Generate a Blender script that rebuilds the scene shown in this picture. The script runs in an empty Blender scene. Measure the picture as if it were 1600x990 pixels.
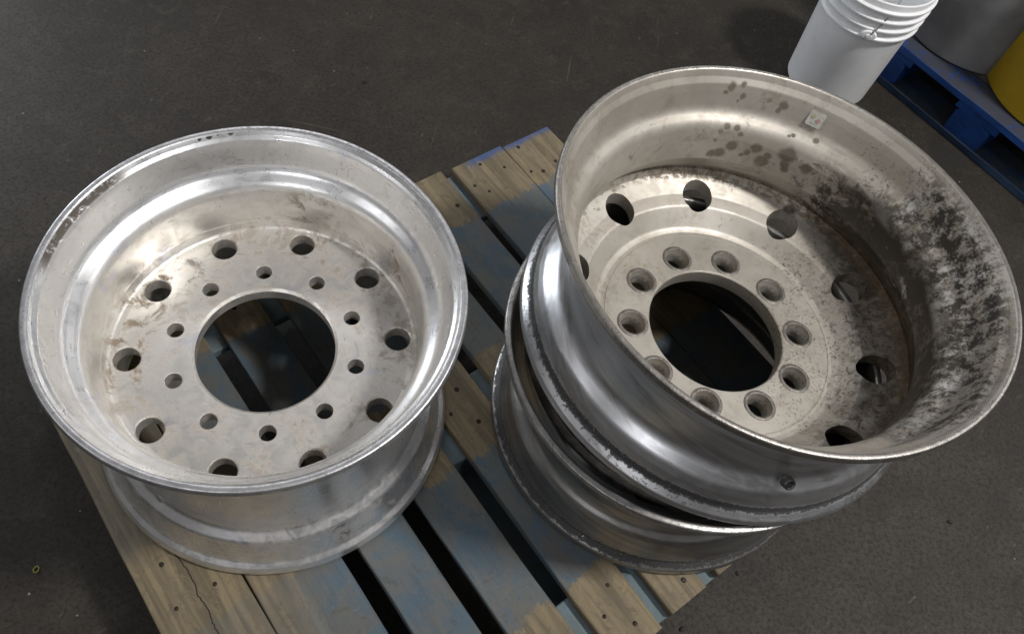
import bpy, bmesh, math, random
from mathutils import Vector, Matrix, noise as mnoise
random.seed(7)
PI = math.pi
S = bpy.context.scene
COL = S.collection
H = 0.14                       # height of the pallet deck above the floor

# ------------------------------------------------------------------ camera
cam_d = bpy.data.cameras.new('camera'); cam = bpy.data.objects.new('camera', cam_d); COL.objects.link(cam)
S.camera = cam
cam_d.sensor_width = 36.0; cam_d.sensor_fit = 'HORIZONTAL'
cam_d.lens = 1325.9 / 1600 * 36
cam_d.shift_x = (800 - 757.8) / 1600
cam_d.shift_y = -(495 - 484.4) / 1600
cam_d.clip_start = 0.02; cam_d.clip_end = 200
cam.matrix_world = Matrix.Translation((0.3202, -0.5975, 1.3957 + H)) @ Matrix.Rotation(0.5665, 4, 'X') @ Matrix.Rotation(0.2203, 4, 'Z')
S.render.resolution_x = 1024; S.render.resolution_y = 633

# ------------------------------------------------------------------ world and lamps
W = bpy.data.worlds.new('World'); S.world = W; W.use_nodes = True
wn = W.node_tree; wbg = wn.nodes['Background']
wtc = wn.nodes.new('ShaderNodeTexCoord'); wsep = wn.nodes.new('ShaderNodeSeparateXYZ')
wramp = wn.nodes.new('ShaderNodeValToRGB'); wmr = wn.nodes.new('ShaderNodeMapRange')
wn.links.new(wtc.outputs['Generated'], wsep.inputs[0])
wmr.inputs[1].default_value = -1; wmr.inputs[2].default_value = 1
wn.links.new(wsep.outputs['Z'], wmr.inputs[0]); wn.links.new(wmr.outputs[0], wramp.inputs[0])
cr = wramp.color_ramp
cr.elements[0].position = 0.45; cr.elements[0].color = (0.070, 0.067, 0.063, 1)
cr.elements[1].position = 0.62; cr.elements[1].color = (0.105, 0.103, 0.101, 1)
e = cr.elements.new(0.95); e.color = (0.13, 0.13, 0.132, 1)
wn.links.new(wramp.outputs[0], wbg.inputs[0]); wbg.inputs[1].default_value = 1.0

def area(name, loc, target, sx, sy, power, col=(1, 1, 1)):
    d = bpy.data.lights.new(name, 'AREA'); d.shape = 'RECTANGLE'; d.size = sx; d.size_y = sy
    d.energy = power; d.color = col
    o = bpy.data.objects.new(name, d); COL.objects.link(o)
    o.location = loc
    v = Vector(target) - Vector(loc)
    o.rotation_euler = v.to_track_quat('-Z', 'Y').to_euler()
    return o
# high-bay lamp behind the stack (it draws the crisp shadow of the pallet edge), other hall lamps, and lamps added for highlights on the metal
area('hall_or_added_lamp', (2.65, 0.10, 3.9), (0.3, 0.2, 0.2), 0.45, 0.45, 118, (1.0, 0.975, 0.94))
area('door_light', (-2.9, 2.15, 0.95), (0.2, 0.1, 0.35), 0.55, 1.7, 36, (0.90, 0.95, 1.0))
area('hall_or_added_lamp', (-1.2, 3.6, 3.6), (0.2, 0.2, 0.3), 1.6, 0.35, 24, (0.985, 0.985, 1.0))
area('hall_or_added_lamp', (-0.5, -3.0, 2.8), (0.2, 0.1, 0.3), 1.0, 0.25, 13, (0.985, 0.985, 1.0))
area('hall_or_added_lamp', (2.4, -1.7, 3.0), (0.2, 0.1, 0.3), 0.40, 0.30, 10, (0.985, 0.985, 1.0))
area('hall_or_added_lamp', (-2.4, -1.1, 2.9), (0.2, 0.1, 0.3), 0.90, 0.22, 8, (0.985, 0.985, 1.0))  # added lamp, front left, for crisp highlights on the left wheel's flange
area('hall_or_added_lamp', (1.6, 3.9, 3.0), (0.2, 0.1, 0.3), 1.2, 0.25, 10, (0.985, 0.985, 1.0))  # added lamp at the back, gives the metal more bright bands
area('hall_or_added_lamp', (3.4, 1.5, 2.2), (0.2, 0.1, 0.3), 0.25, 0.9, 8, (0.985, 0.985, 1.0))  # added lamp on the right, only there to sharpen reflections in the wheels

S.view_settings.view_transform = 'Standard'; S.view_settings.look = 'None'
S.view_settings.exposure = 0.22; S.view_settings.gamma = 1.0
S.render.engine = 'CYCLES'
S.cycles.max_bounces = 8

# ------------------------------------------------------------------ object helpers
def link(o, parent=None):
    COL.objects.link(o)
    if parent is not None: o.parent = parent
    return o
def mesh_obj(name, bm, mats, parent=None, sharp=None, smooth=True):
    me = bpy.data.meshes.new(name)
    if sharp is not None:
        for ed in bm.edges:
            ed.smooth = not (len(ed.link_faces) != 2 or ed.calc_face_angle(0) > math.radians(sharp))
    for f in bm.faces: f.smooth = smooth
    bm.to_mesh(me); bm.free()
    for m in (mats if isinstance(mats, (list, tuple)) else [mats]): me.materials.append(m)
    return link(bpy.data.objects.new(name, me), parent)
def empty(name, loc=(0, 0, 0), rz=0.0):
    o = bpy.data.objects.new(name, None); o.empty_display_size = 0.1
    o.location = loc; o.rotation_euler = (0, 0, rz)
    return link(o)
def tag(o, label, cat, group=None):
    o['label'] = label; o['category'] = cat
    if group: o['group'] = group
    return o
def structure(o):
    o['kind'] = 'structure'; return o

# ------------------------------------------------------------------ node helpers
class NT:
    def __init__(s, name):
        s.m = bpy.data.materials.new(name); s.m.use_nodes = True
        s.t = s.m.node_tree; s.bsdf = s.t.nodes['Principled BSDF']
        s.tc = s.t.nodes.new('ShaderNodeTexCoord')
        s.obj = s.tc.outputs['Object']
        s._sep = None
    def _set(s, sock, v):
        if isinstance(v, bpy.types.NodeSocket): s.t.links.new(v, sock)
        elif v is not None:
            if isinstance(v, (tuple, list)) and len(v) == 3 and sock.type == 'RGBA': v = (*v, 1)
            sock.default_value = v
    def math(s, op, a, b=None, c=None, clamp=False):
        n = s.t.nodes.new('ShaderNodeMath'); n.operation = op; n.use_clamp = clamp
        s._set(n.inputs[0], a); s._set(n.inputs[1], b)
        if c is not None: s._set(n.inputs[2], c)
        return n.outputs[0]
    def vm(s, op, a, b=None, out=0):
        n = s.t.nodes.new('ShaderNodeVectorMath'); n.operation = op
        s._set(n.inputs[0], a)
        if op == 'SCALE': s._set(n.inputs['Scale'], b)
        elif b is not None: s._set(n.inputs[1], b)
        return n.outputs['Value'] if op in ('LENGTH', 'DISTANCE', 'DOT_PRODUCT') else n.outputs[0]
    def sep(s, v):
        n = s.t.nodes.new('ShaderNodeSeparateXYZ'); s._set(n.inputs[0], v); return n.outputs
    def comb(s, x, y, z):
        n = s.t.nodes.new('ShaderNodeCombineXYZ')
        for i, v in enumerate((x, y, z)): s._set(n.inputs[i], v)
        return n.outputs[0]
    def noise(s, vec, scale, detail=4.0, rough=0.55, dist=0.0, col=False):
        n = s.t.nodes.new('ShaderNodeTexNoise'); s._set(n.inputs['Vector'], vec)
        n.inputs['Scale'].default_value = scale; n.inputs['Detail'].default_value = detail
        n.inputs['Roughness'].default_value = rough; n.inputs['Distortion'].default_value = dist
        return n.outputs['Color' if col else 'Fac']
    def voro(s, vec, scale, feature='F1', out='Distance', rnd=1.0):
        n = s.t.nodes.new('ShaderNodeTexVoronoi'); n.feature = feature; s._set(n.inputs['Vector'], vec)
        n.inputs['Scale'].default_value = scale; n.inputs['Randomness'].default_value = rnd
        return n.outputs[out]
    def step(s, v, lo, hi, a=0.0, b=1.0):
        n = s.t.nodes.new('ShaderNodeMapRange'); n.interpolation_type = 'SMOOTHSTEP'
        s._set(n.inputs[0], v); s._set(n.inputs[1], lo); s._set(n.inputs[2], hi)
        n.inputs[3].default_value = a; n.inputs[4].default_value = b
        return n.outputs[0]
    def band(s, v, lo, hi, soft):
        return s.math('MULTIPLY', s.step(v, lo - soft, lo + soft), s.step(v, hi - soft, hi + soft, 1.0, 0.0))
    def mix(s, f, a, b):
        n = s.t.nodes.new('ShaderNodeMix'); n.data_type = 'RGBA'
        s._set(n.inputs['Factor'], f); s._set(n.inputs['A'], None)
        ins = [i for i in n.inputs if i.type == 'RGBA']
        s._set(ins[0], a); s._set(ins[1], b)
        return [o for o in n.outputs if o.type == 'RGBA'][0]
    def mixf(s, f, a, b):
        n = s.t.nodes.new('ShaderNodeMix'); n.data_type = 'FLOAT'
        s._set(n.inputs[0], f); s._set(n.inputs[2], a); s._set(n.inputs[3], b)
        return n.outputs[0]
    def mul(s, *a):
        r = a[0]
        for b in a[1:]: r = s.math('MULTIPLY', r, b)
        return r
    def mx(s, *a):
        r = a[0]
        for b in a[1:]: r = s.math('MAXIMUM', r, b)
        return r
    def add(s, a, b): return s.math('ADD', a, b)
    def bump(s, h, strength, dist, normal=None):
        n = s.t.nodes.new('ShaderNodeBump'); n.inputs['Strength'].default_value = strength
        n.inputs['Distance'].default_value = dist; s._set(n.inputs['Height'], h)
        if normal is not None: s._set(n.inputs['Normal'], normal)
        return n.outputs[0]
    def out(s, base, rough, metal=0.0, normal=None, spec=None):
        s._set(s.bsdf.inputs['Base Color'], base); s._set(s.bsdf.inputs['Roughness'], rough)
        s._set(s.bsdf.inputs['Metallic'], metal)
        if normal is not None: s._set(s.bsdf.inputs['Normal'], normal)
        if spec is not None: s._set(s.bsdf.inputs['Specular IOR Level'], spec)
        return s.m
    # cylindrical helpers (object space)
    def cyl(s):
        if s._sep is None:
            x, y, z = s.sep(s.obj)
            r = s.math('SQRT', s.add(s.math('MULTIPLY', x, x), s.math('MULTIPLY', y, y)))
            cx = s.math('DIVIDE', x, s.math('MAXIMUM', r, 0.001)); cy = s.math('DIVIDE', y, s.math('MAXIMUM', r, 0.001))
            s._sep = (x, y, z, r, cx, cy)
        return s._sep
    def turned(s, k, around):
        """vector for noise that runs round the wheel: k across the profile, around along the angle"""
        x, y, z, r, cx, cy = s.cyl()
        return s.comb(s.add(s.math('MULTIPLY', cx, around), s.math('MULTIPLY', z, k)),
                      s.add(s.math('MULTIPLY', cy, around), s.math('MULTIPLY', r, k)), 0.37)
    def facing(s, deg, inner, outer):
        """1 within `inner` degrees of direction deg, 0 beyond `outer`"""
        x, y, z, r, cx, cy = s.cyl(); a = math.radians(deg)
        d = s.add(s.math('MULTIPLY', cx, math.cos(a)), s.math('MULTIPLY', cy, math.sin(a)))
        return s.step(d, math.cos(math.radians(outer)), math.cos(math.radians(inner)))
    def spots(s, pts, wob=0.006):
        nz = s.vm('SCALE', s.vm('SUBTRACT', s.noise(s.obj, 90, 3, .6, 0, True), (0.5, 0.5, 0.5)), wob)
        P = s.vm('ADD', s.obj, nz); r = None
        for (c, rad) in pts:
            d = s.step(s.vm('DISTANCE', P, c), rad * 0.55, rad * 1.08, 1.0, 0.0)
            r = d if r is None else s.math('MAXIMUM', r, d)
        return r

# ------------------------------------------------------------------ metals
def metal_left(name, outside=False):
    m = NT(name); x, y, z, r, cx, cy = m.cyl()
    big = m.noise(m.obj, 9, 5, .6, .4); mid = m.noise(m.obj, 38, 6, .65, .6); fine = m.noise(m.obj, 260, 4, .6)
    lines = m.noise(m.turned(620, 3), 1.0, 3, .6); lines2 = m.noise(m.turned(90, 2), 1.0, 3, .6)
    base = m.mix(m.step(big, .35, .68), (0.70, 0.69, 0.67), (0.84, 0.835, 0.82))
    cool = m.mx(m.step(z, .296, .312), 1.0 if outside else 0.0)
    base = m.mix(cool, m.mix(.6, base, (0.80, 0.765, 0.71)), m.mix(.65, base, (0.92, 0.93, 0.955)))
    base = m.mix(m.mul(m.step(mid, .5, .75), .35), base, (0.55, 0.52, 0.49))
    base = m.mix(m.mul(m.step(m.noise(m.obj, 14, 3, .5, 1.0), .60, .72), .4), base, (0.52, 0.54, 0.68))
    # brown film where the tyre talc and road dirt settled on the disc
    film = m.mul(m.step(m.noise(m.obj, 22, 6, .72, .8), .44, .56), m.step(mid, .40, .56))
    if outside:
        zone = m.mul(m.band(z, .02, .10, .02), .35)
    else:
        ring = m.mul(m.band(r, .170, .238, .012), m.step(z, .20, .26, 1.0, .25))
        hub = m.mul(m.step(r, .16, .19, 1.0, 0.0), .42)
        side = m.mx(m.facing(180, 20, 60), m.mul(m.facing(85, 30, 80), .7), m.mul(m.facing(-50, 15, 60), .7), m.mul(m.facing(20, 20, 60), .6), .34)
        zone = m.mx(m.mul(ring, side), hub, m.mul(m.band(z, .225, .30, .015), m.mx(m.mul(m.facing(88, 3, 14), .9), m.mul(m.facing(45, 2, 9), 1.0), .14)))
    dirt = m.mul(film, zone)
    pepper = m.mul(m.step(m.noise(m.obj, 330, 2, .5), .66, .72), m.step(m.noise(m.obj, 16, 4, .6), .42, .62))
    if not outside:
        lipd = m.mul(m.band(r, .2785, .296, .0025), m.step(z, .352, .360), m.facing(170, 14, 26), m.step(m.noise(m.obj, 55, 6, .75, .6), .32, .48), 1.0)
        blk = m.spots([((-.151, .243, .387), .007), ((-.163, .234, .386), .005), ((-.140, .250, .387), .004), ((-.125, .262, .387), .009), ((-.112, .267, .387), .005), ((-.100, .272, .387), .004)], .007)
        dirt2 = m.mx(m.mul(lipd, .93), 0)
    else:
        blk = m.mul(m.step(m.noise(m.turned(80, 30), 1.0, 5, .7), .60, .68), m.band(z, .02, .075, .01), .6)
        dirt2 = 0.0
    base = m.mix(m.mul(dirt, .95), base, (0.25, 0.19, 0.13))
    base = m.mix(m.mul(dirt, m.step(m.noise(m.obj, 90, 5, .7), .55, .66), .8), base, (0.085, 0.06, 0.04))
    base = m.mix(dirt2, base, (0.060, 0.044, 0.028))
    base = m.mix(m.mx(blk, m.mul(pepper, .55)), base, (0.045, 0.038, 0.032))
    nonmetal = m.mx(m.mul(dirt, .75), dirt2, blk)
    metal = m.mixf(nonmetal, m.mixf(cool, .80, .92), 0.08)
    ro = m.add(m.mixf(cool, m.mixf(m.step(mid, .3, .7), .31, .43), m.mixf(m.step(mid, .3, .7), .22, .33)), m.math('MULTIPLY', lines, .08))
    ro = m.mixf(nonmetal, ro, .75)
    # nicks and long scratches
    scr = m.math('ABSOLUTE', m.math('SUBTRACT', m.noise(m.obj, 11, 2, .4, 2.5), .5))
    scr = m.mul(m.step(scr, .0015, .004, 1.0, 0.0), m.step(m.noise(m.obj, 30, 2, .5), .55, .62))
    scr2 = m.math('ABSOLUTE', m.math('SUBTRACT', m.noise(m.vm('ADD', m.obj, (3.1, 1.7, .4)), 19, 1.2, .4, 1.6), .5))
    scr = m.mx(scr, m.mul(m.step(scr2, .001, .003, 1.0, 0.0), m.step(m.noise(m.obj, 41, 2, .5), .56, .62)))
    base = m.mix(m.mul(scr, .6), base, (0.26, 0.235, 0.215))
    ticks = m.mul(m.step(m.noise(m.turned(260, 9), 1.0, 3, .6), .64, .69), m.step(m.noise(m.obj, 24, 4, .6), .48, .62))
    base = m.mix(m.mul(ticks, .45), base, (0.16, 0.14, 0.125))
    h = m.add(m.add(m.math('MULTIPLY', lines, .5), m.math('MULTIPLY', lines2, .6)), m.add(m.math('MULTIPLY', fine, .35), m.math('MULTIPLY', mid, .9)))
    return m.out(base, ro, metal, m.bump(h, .22, .00022), m.mixf(nonmetal, .5, .2))

def metal_rim_edge(name, base=(0.74, 0.735, 0.73), grime=.5):
    m = NT(name)
    nick = m.noise(m.turned(200, 60), 1.0, 5, .75); mid = m.noise(m.obj, 60, 5, .65); big = m.noise(m.obj, 12, 4, .6)
    b = m.mix(m.step(mid, .35, .7), base, tuple(c * .72 for c in base))
    d = m.mul(m.step(nick, .54, .64), m.step(big, .4, .6), grime)
    d = m.mx(d, m.mul(m.step(m.noise(m.obj, 240, 3, .6), .62, .70), grime))
    b = m.mix(d, b, (0.07, 0.06, 0.05))
    pale = m.mul(m.step(m.noise(m.obj, 140, 4, .7), .62, .68), .5)
    b = m.mix(pale, b, (0.70, 0.70, 0.72))
    h = m.add(nick, m.math('MULTIPLY', mid, .8))
    return m.out(b, m.mixf(d, .36, .7), m.mixf(d, .88, .1), m.bump(h, .5, .0007))

SPOT = [((-.08, .307, .227), .011), ((-.063, .313, .231), .008), ((-.086, .300, .219), .006), ((-.055, .307, .215), .008), ((-.060, .301, .208), .004),
        ((-.011, .313, .217), .006), ((.015, .311, .215), .010), ((.011, .305, .206), .007), ((-.062, .277, .172), .007), ((-.045, .28, .172), .007),
        ((-.07, .271, .164), .006), ((-.073, .268, .148), .006), ((-.035, .278, .163), .006), ((-.04, .275, .14), .013), ((-.055, .271, .122), .013), ((-.068, .268, .118), .010),
        ((.001, .278, .146), .013), ((-.01, .276, .133), .008), ((-.017, .274, .126), .005), ((.053, .273, .152), .018), ((.056, .270, .135), .010), ((.025, .276, .137), .009), ((.02, .274, .124), .015),
        ((.089, .263, .145), .012), ((.061, .27, .125), .009), ((.049, .288, .181), .005), ((.042, .287, .179), .004), ((.03, .29, .19), .004), ((-.10, .262, .155), .004), ((.085, .285, .185), .006)]
def metal_beige(name):
    """dull oxidised inside of the top wheel with drips, oil film and black tyre deposits"""
    m = NT(name); x, y, z, r, cx, cy = m.cyl()
    big = m.noise(m.obj, 7, 5, .6, .3); mid = m.noise(m.obj, 42, 6, .68, .5); fine = m.noise(m.obj, 300, 4, .65)
    lines = m.noise(m.turned(420, 4), 1.0, 3, .6)
    base = m.mix(m.step(big, .33, .68), (0.40, 0.37, 0.325), (0.50, 0.47, 0.425))
    base = m.mix(m.mul(m.step(mid, .48, .72), .45), base, (0.40, 0.355, 0.30))
    heavy = m.facing(-6, 34, 66)          # the dirty side
    half = m.facing(4, 34, 80)
    wall = m.step(r, .262, .276)
    # oil film low on the wall and in the corner with the disc
    filmn = m.add(m.noise(m.obj, 17, 5, .65, .9), m.math('MULTIPLY', m.math('SUBTRACT', mid, .5), .6))
    film = m.mul(m.band(m.add(z, m.math('MULTIPLY', m.math('SUBTRACT', filmn, .5), .05)), .045, .168, .012), wall, m.step(m.add(filmn, m.math('MULTIPLY', half, .42)), .64, .80))
    film = m.mx(film, m.mul(m.band(z, .125, .185, .014), wall, m.step(m.add(m.noise(m.obj, 34, 5, .6, 1.2), m.math('MULTIPLY', m.facing(8, 25, 62), .22)), .62, .74), .85))
    base = m.mix(m.mul(film, .96), base, (0.026, 0.021, 0.014))
    # bright bare metal with black scabs on the bead seat, dirty side
    seat = m.band(z, .155, .236, .012)
    crustside = m.add(m.facing(-6, 26, 62), m.math('MULTIPLY', m.math('SUBTRACT', m.noise(m.obj, 15, 5, .65, .3), .5), .9), )
    crustside = m.step(crustside, .15, .75)
    bare = m.mul(seat, crustside, m.step(m.noise(m.obj, 24, 5, .65), .42, .58))
    base = m.mix(m.mul(bare, .8), base, (0.58, 0.58, 0.575))
    scabn = m.add(m.math('MULTIPLY', m.noise(m.vm('MULTIPLY', m.obj, (1, 1, .8)), 46, 5, .62, .25), .66), m.math('MULTIPLY', m.noise(m.obj, 230, 5, .7, .0), .34))
    szone = m.mul(m.band(z, .158, .243, .012), crustside)
    scab = m.mul(szone, m.step(scabn, .485, .560))
    halo = m.mul(szone, m.step(scabn, .41, .52), .68)
    pepn = m.noise(m.obj, 210, 4, .7)
    pep = m.mul(m.step(m.add(pepn, m.math('MULTIPLY', half, .13)), .66, .73), m.step(m.noise(m.obj, 26, 3, .6), .36, .6), m.mixf(m.step(z, .23, .26), 1, .7))
    # rust and black crust in the corner ring and over the dirty side of the disc
    corner = m.mul(m.band(r, .281, .300, .004), m.band(z, .03, .072, .008), m.step(m.add(m.noise(m.obj, 85, 6, .75, .5), m.math('MULTIPLY', m.facing(50, 60, 110), .14)), .56, .70))
    flow = m.mul(m.step(z, .075, .09, 1.0, 0.0), m.band(r, .190, .295, .012), m.facing(-4, 25, 66), m.step(m.add(m.noise(m.obj, 60, 7, .74, .8), m.math('MULTIPLY', m.step(r, .19, .28), .10)), .53, .68))
    flowl = m.mul(m.step(z, .075, .09, 1.0, 0.0), m.step(r, .150, .2), m.step(m.noise(m.obj, 55, 6, .72, .8), .60, .72), m.mixf(m.facing(30, 60, 140), .4, 1.0))
    sp = m.spots(SPOT, .008)
    base = m.mix(m.mul(sp, .85), base, (0.105, 0.088, 0.064))
    base = m.mix(halo, base, (0.115, 0.098, 0.078))
    haze = m.mul(m.facing(-10, 22, 76), m.step(z, .08, .095, 1.0, 0.0), m.step(m.add(r, m.math('MULTIPLY', m.math('SUBTRACT', m.noise(m.obj, 26, 6, .7, .5), .5), .12)), .205, .262), .8)
    base = m.mix(haze, base, (0.085, 0.069, 0.048))
    base = m.mix(m.mul(m.mx(flow, flowl), .85), base, (0.050, 0.039, 0.027))
    base = m.mix(m.mul(corner, .75), base, (0.115, 0.083, 0.052))
    crumb = m.mul(m.step(m.noise(m.obj, 150, 5, .7, .4), .615, .67), m.step(m.noise(m.obj, 20, 4, .65), .50, .60), m.step(z, .075, .09, 1.0, .25))
    base = m.mix(m.mul(crumb, .85), base, (0.075, 0.055, 0.036))
    dust = m.mul(m.step(m.noise(m.obj, 13, 5, .65, .8), .48, .64), m.step(m.noise(m.obj, 95, 5, .7), .42, .6), .50)
    base = m.mix(dust, base, (0.27, 0.225, 0.175))
    base = m.mix(m.mul(m.mx(scab, m.mul(pep, .75)), .93), base, (0.040, 0.036, 0.031))
    dirt = m.mx(film, sp, m.mul(halo, .8), haze, m.mx(flow, flowl, corner), scab)
    metal = m.mixf(dirt, m.mixf(bare, .52, .85), .05)
    ro = m.mixf(m.mx(film, sp), m.mixf(m.step(mid, .3, .7), .40, .54), .66)
    ro = m.mixf(scab, ro, .8)
    # pencil-thin curved scuffs
    scr = m.math('ABSOLUTE', m.math('SUBTRACT', m.noise(m.obj, 9, 1.5, .4, 2.2), .5))
    scr = m.mul(m.step(scr, .0012, .0035, 1.0, 0.0), m.step(m.noise(m.obj, 22, 2, .5), .54, .62))
    base = m.mix(m.mul(scr, .45), base, (0.26, 0.23, 0.20))
    h = m.add(m.add(m.math('MULTIPLY', fine, .5), m.math('MULTIPLY', mid, 1.1)), m.add(m.math('MULTIPLY', lines, .3), m.math('MULTIPLY', scab, 1.4)))
    return m.out(base, ro, metal, m.bump(h, .3, .0004), m.mixf(dirt, .5, .18))

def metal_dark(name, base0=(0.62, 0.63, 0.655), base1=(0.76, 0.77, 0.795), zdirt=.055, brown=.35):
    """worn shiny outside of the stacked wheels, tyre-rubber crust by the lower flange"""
    m = NT(name); x, y, z, r, cx, cy = m.cyl()
    big = m.noise(m.obj, 6, 4, .6, .3); mid = m.noise(m.obj, 40, 6, .66, .5); fine = m.noise(m.obj, 320, 3, .6)
    lines = m.noise(m.turned(330, 2.2), 1.0, 4, .65); streak = m.noise(m.turned(70, 2.5), 1.0, 4, .6)
    base = m.mix(m.step(streak, .30, .70), base0, base1)
    base = m.mix(m.mul(m.step(m.noise(m.turned(40, 4), 1.0, 5, .7), .48, .7), brown, 1.6), base, (0.24, 0.21, 0.18))
    pepper = m.mul(m.step(m.noise(m.obj, 380, 2, .5), .67, .73), m.step(m.noise(m.obj, 14, 4, .6), .45, .65))
    crustn = m.noise(m.obj, 120, 7, .74, .5)
    zz = m.add(z, m.math('MULTIPLY', m.math('SUBTRACT', crustn, .5), .017))
    crust = m.mul(m.band(zz, .0190, zdirt, .0015), m.step(m.noise(m.obj, 300, 3, .6), .30, .36))
    lowf = m.mul(m.step(z, .004, .018, 0.0, 1.0), m.step(z, .030, .040, 1.0, 0.0), m.step(crustn, .56, .59))
    dirt = m.mx(crust, m.mul(lowf, .9))
    pale = m.mul(m.step(m.noise(m.obj, 110, 4, .7), .64, .68), m.step(z, .01, .045, 1.0, 0.0))
    base = m.mix(m.mul(dirt, .95), base, (0.030, 0.029, 0.029))
    base = m.mix(m.mul(pepper, .22), base, (0.66, 0.65, 0.64))
    base = m.mix(m.mul(pale, .3), base, (0.70, 0.69, 0.67))
    metal = m.mixf(dirt, .94, .15)
    ro = m.mixf(dirt, m.mixf(m.step(mid, .3, .7), .30, .40), .55)
    h = m.add(m.add(m.math('MULTIPLY', lines, .5), m.math('MULTIPLY', mid, .7)), m.add(m.math('MULTIPLY', fine, .25), m.math('MULTIPLY', dirt, .5)))
    return m.out(base, ro, metal, m.bump(h, .28, .00022))

M_left = metal_left('machined_aluminium'); M_left_out = metal_left('machined_aluminium_outside', True)
M_left_edge = metal_rim_edge('nicked_aluminium_edge', (0.62, 0.62, 0.64), .6)
M_beige = metal_beige('oxidised_aluminium'); M_top_edge = metal_rim_edge('pitted_flange_edge', (0.36, 0.34, 0.315), .8)
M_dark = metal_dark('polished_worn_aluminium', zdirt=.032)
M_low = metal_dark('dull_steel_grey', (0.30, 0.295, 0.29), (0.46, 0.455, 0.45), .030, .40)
def plain(name, col, rough, metal=0.0, nscale=60, amt=.35, bump=.2, bd=.001):
    m = NT(name); n = m.noise(m.obj, nscale, 5, .65, .4)
    c = m.mix(m.step(n, .3, .7), col, tuple(k * (1 - amt) for k in col))
    return m.out(c, rough, metal, m.bump(n, bump, bd))
M_seat = plain('worn_bolt_seat', (0.27, 0.25, 0.225), .5, .55, 260, .65, .5, .001)

M_bevel = plain('bright_worn_bevel', (0.36, 0.34, 0.31), .48, .6, 260, .5, .5, .0008)
# ------------------------------------------------------------------ wheel geometry
def rounded(pts, rads, n=5, closed=True):
    """polyline with rounded corners; returns list of points"""
    out = []; N = len(pts); assert len(rads) == N, (len(rads), N)
    for i, p in enumerate(pts):
        r = rads[i]
        p = Vector(p); a = Vector(pts[i - 1]); b = Vector(pts[(i + 1) % N])
        if r <= 0 or (not closed and i in (0, N - 1)): out.append(tuple(p)); continue
        u = (a - p); v = (b - p); lu, lv = u.length, v.length; u.normalize(); v.normalize()
        ang = u.angle(v)
        if ang > PI - 0.02: out.append(tuple(p)); continue
        d = min(r / math.tan(ang / 2), lu * .48, lv * .48)
        p0 = p + u * d; p1 = p + v * d
        for k in range(n + 1):
            t = k / n
            out.append(tuple(p0 * (1 - t) ** 2 + p * 2 * t * (1 - t) + p1 * t * t))
    return out
def densify(pts, step):
    out = []
    for i, p in enumerate(pts):
        q = pts[(i + 1) % len(pts)]; p = Vector(p); q = Vector(q); n = max(1, int((q - p).length / step))
        for k in range(n): out.append(tuple(p.lerp(q, k / n)))
    return out
def lathe(prof, seg, matfn=None, bend=None):
    """closed profile [(r,z)] spun round z"""
    bm = bmesh.new(); rings = []
    for j in range(seg):
        a = 2 * PI * j / seg; c, s = math.cos(a), math.sin(a)
        ring = []
        for (r, z) in prof:
            rr = r + (bend(a, r, z) if bend else 0)
            ring.append(bm.verts.new((rr * c, rr * s, z)))
        rings.append(ring)
    n = len(prof)
    for j in range(seg):
        A = rings[j]; B = rings[(j + 1) % seg]
        for i in range(n):
            k = (i + 1) % n
            f = bm.faces.new((A[i], B[i], B[k], A[k]))
            if matfn:
                f.material_index = matfn((prof[i][0] + prof[k][0]) / 2, (prof[i][1] + prof[k][1]) / 2, i)
    bmesh.ops.recalc_face_normals(bm, faces=bm.faces)
    return bm
def cutter_bm(items, seg=48):
    """items: (x, y, [(r,z)...]) open profiles from bottom to top, capped"""
    bm = bmesh.new()
    for (x, y, prof) in items:
        rings = [[bm.verts.new((x + r * math.cos(2 * PI * j / seg), y + r * math.sin(2 * PI * j / seg), z)) for j in range(seg)] for (r, z) in prof]
        for A, B in zip(rings, rings[1:]):
            for j in range(seg): bm.faces.new((A[j], A[(j + 1) % seg], B[(j + 1) % seg], B[j]))
        bm.faces.new(rings[0][::-1]); bm.faces.new(rings[-1])
    bmesh.ops.recalc_face_normals(bm, faces=bm.faces)
    return bm
def carve(name, bm, cut, mats, parent, sharp=24):
    me = bpy.data.meshes.new(name); bm.to_mesh(me); bm.free()
    for m in mats: me.materials.append(m)
    ob = bpy.data.objects.new(name, me); COL.objects.link(ob)
    mc = bpy.data.meshes.new('cut'); cut.to_mesh(mc); cut.free()
    for m in mats: mc.materials.append(m)
    oc = bpy.data.objects.new('cut', mc); COL.objects.link(oc)
    md = ob.modifiers.new('b', 'BOOLEAN'); md.operation = 'DIFFERENCE'; md.object = oc; md.solver = 'EXACT'
    try: md.material_mode = 'INDEX'
    except Exception: pass
    dg = bpy.context.evaluated_depsgraph_get()
    me2 = bpy.data.meshes.new_from_object(ob.evaluated_get(dg))
    bpy.data.objects.remove(oc); bpy.data.objects.remove(ob); bpy.data.meshes.remove(mc); bpy.data.meshes.remove(me)
    b2 = bmesh.new(); b2.from_mesh(me2); bpy.data.meshes.remove(me2)
    return mesh_obj(name, b2, mats, parent, sharp)
def polar(R, a0, n, k): a = a0 + 2 * PI * k / n; return R * math.cos(a), R * math.sin(a)

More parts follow.
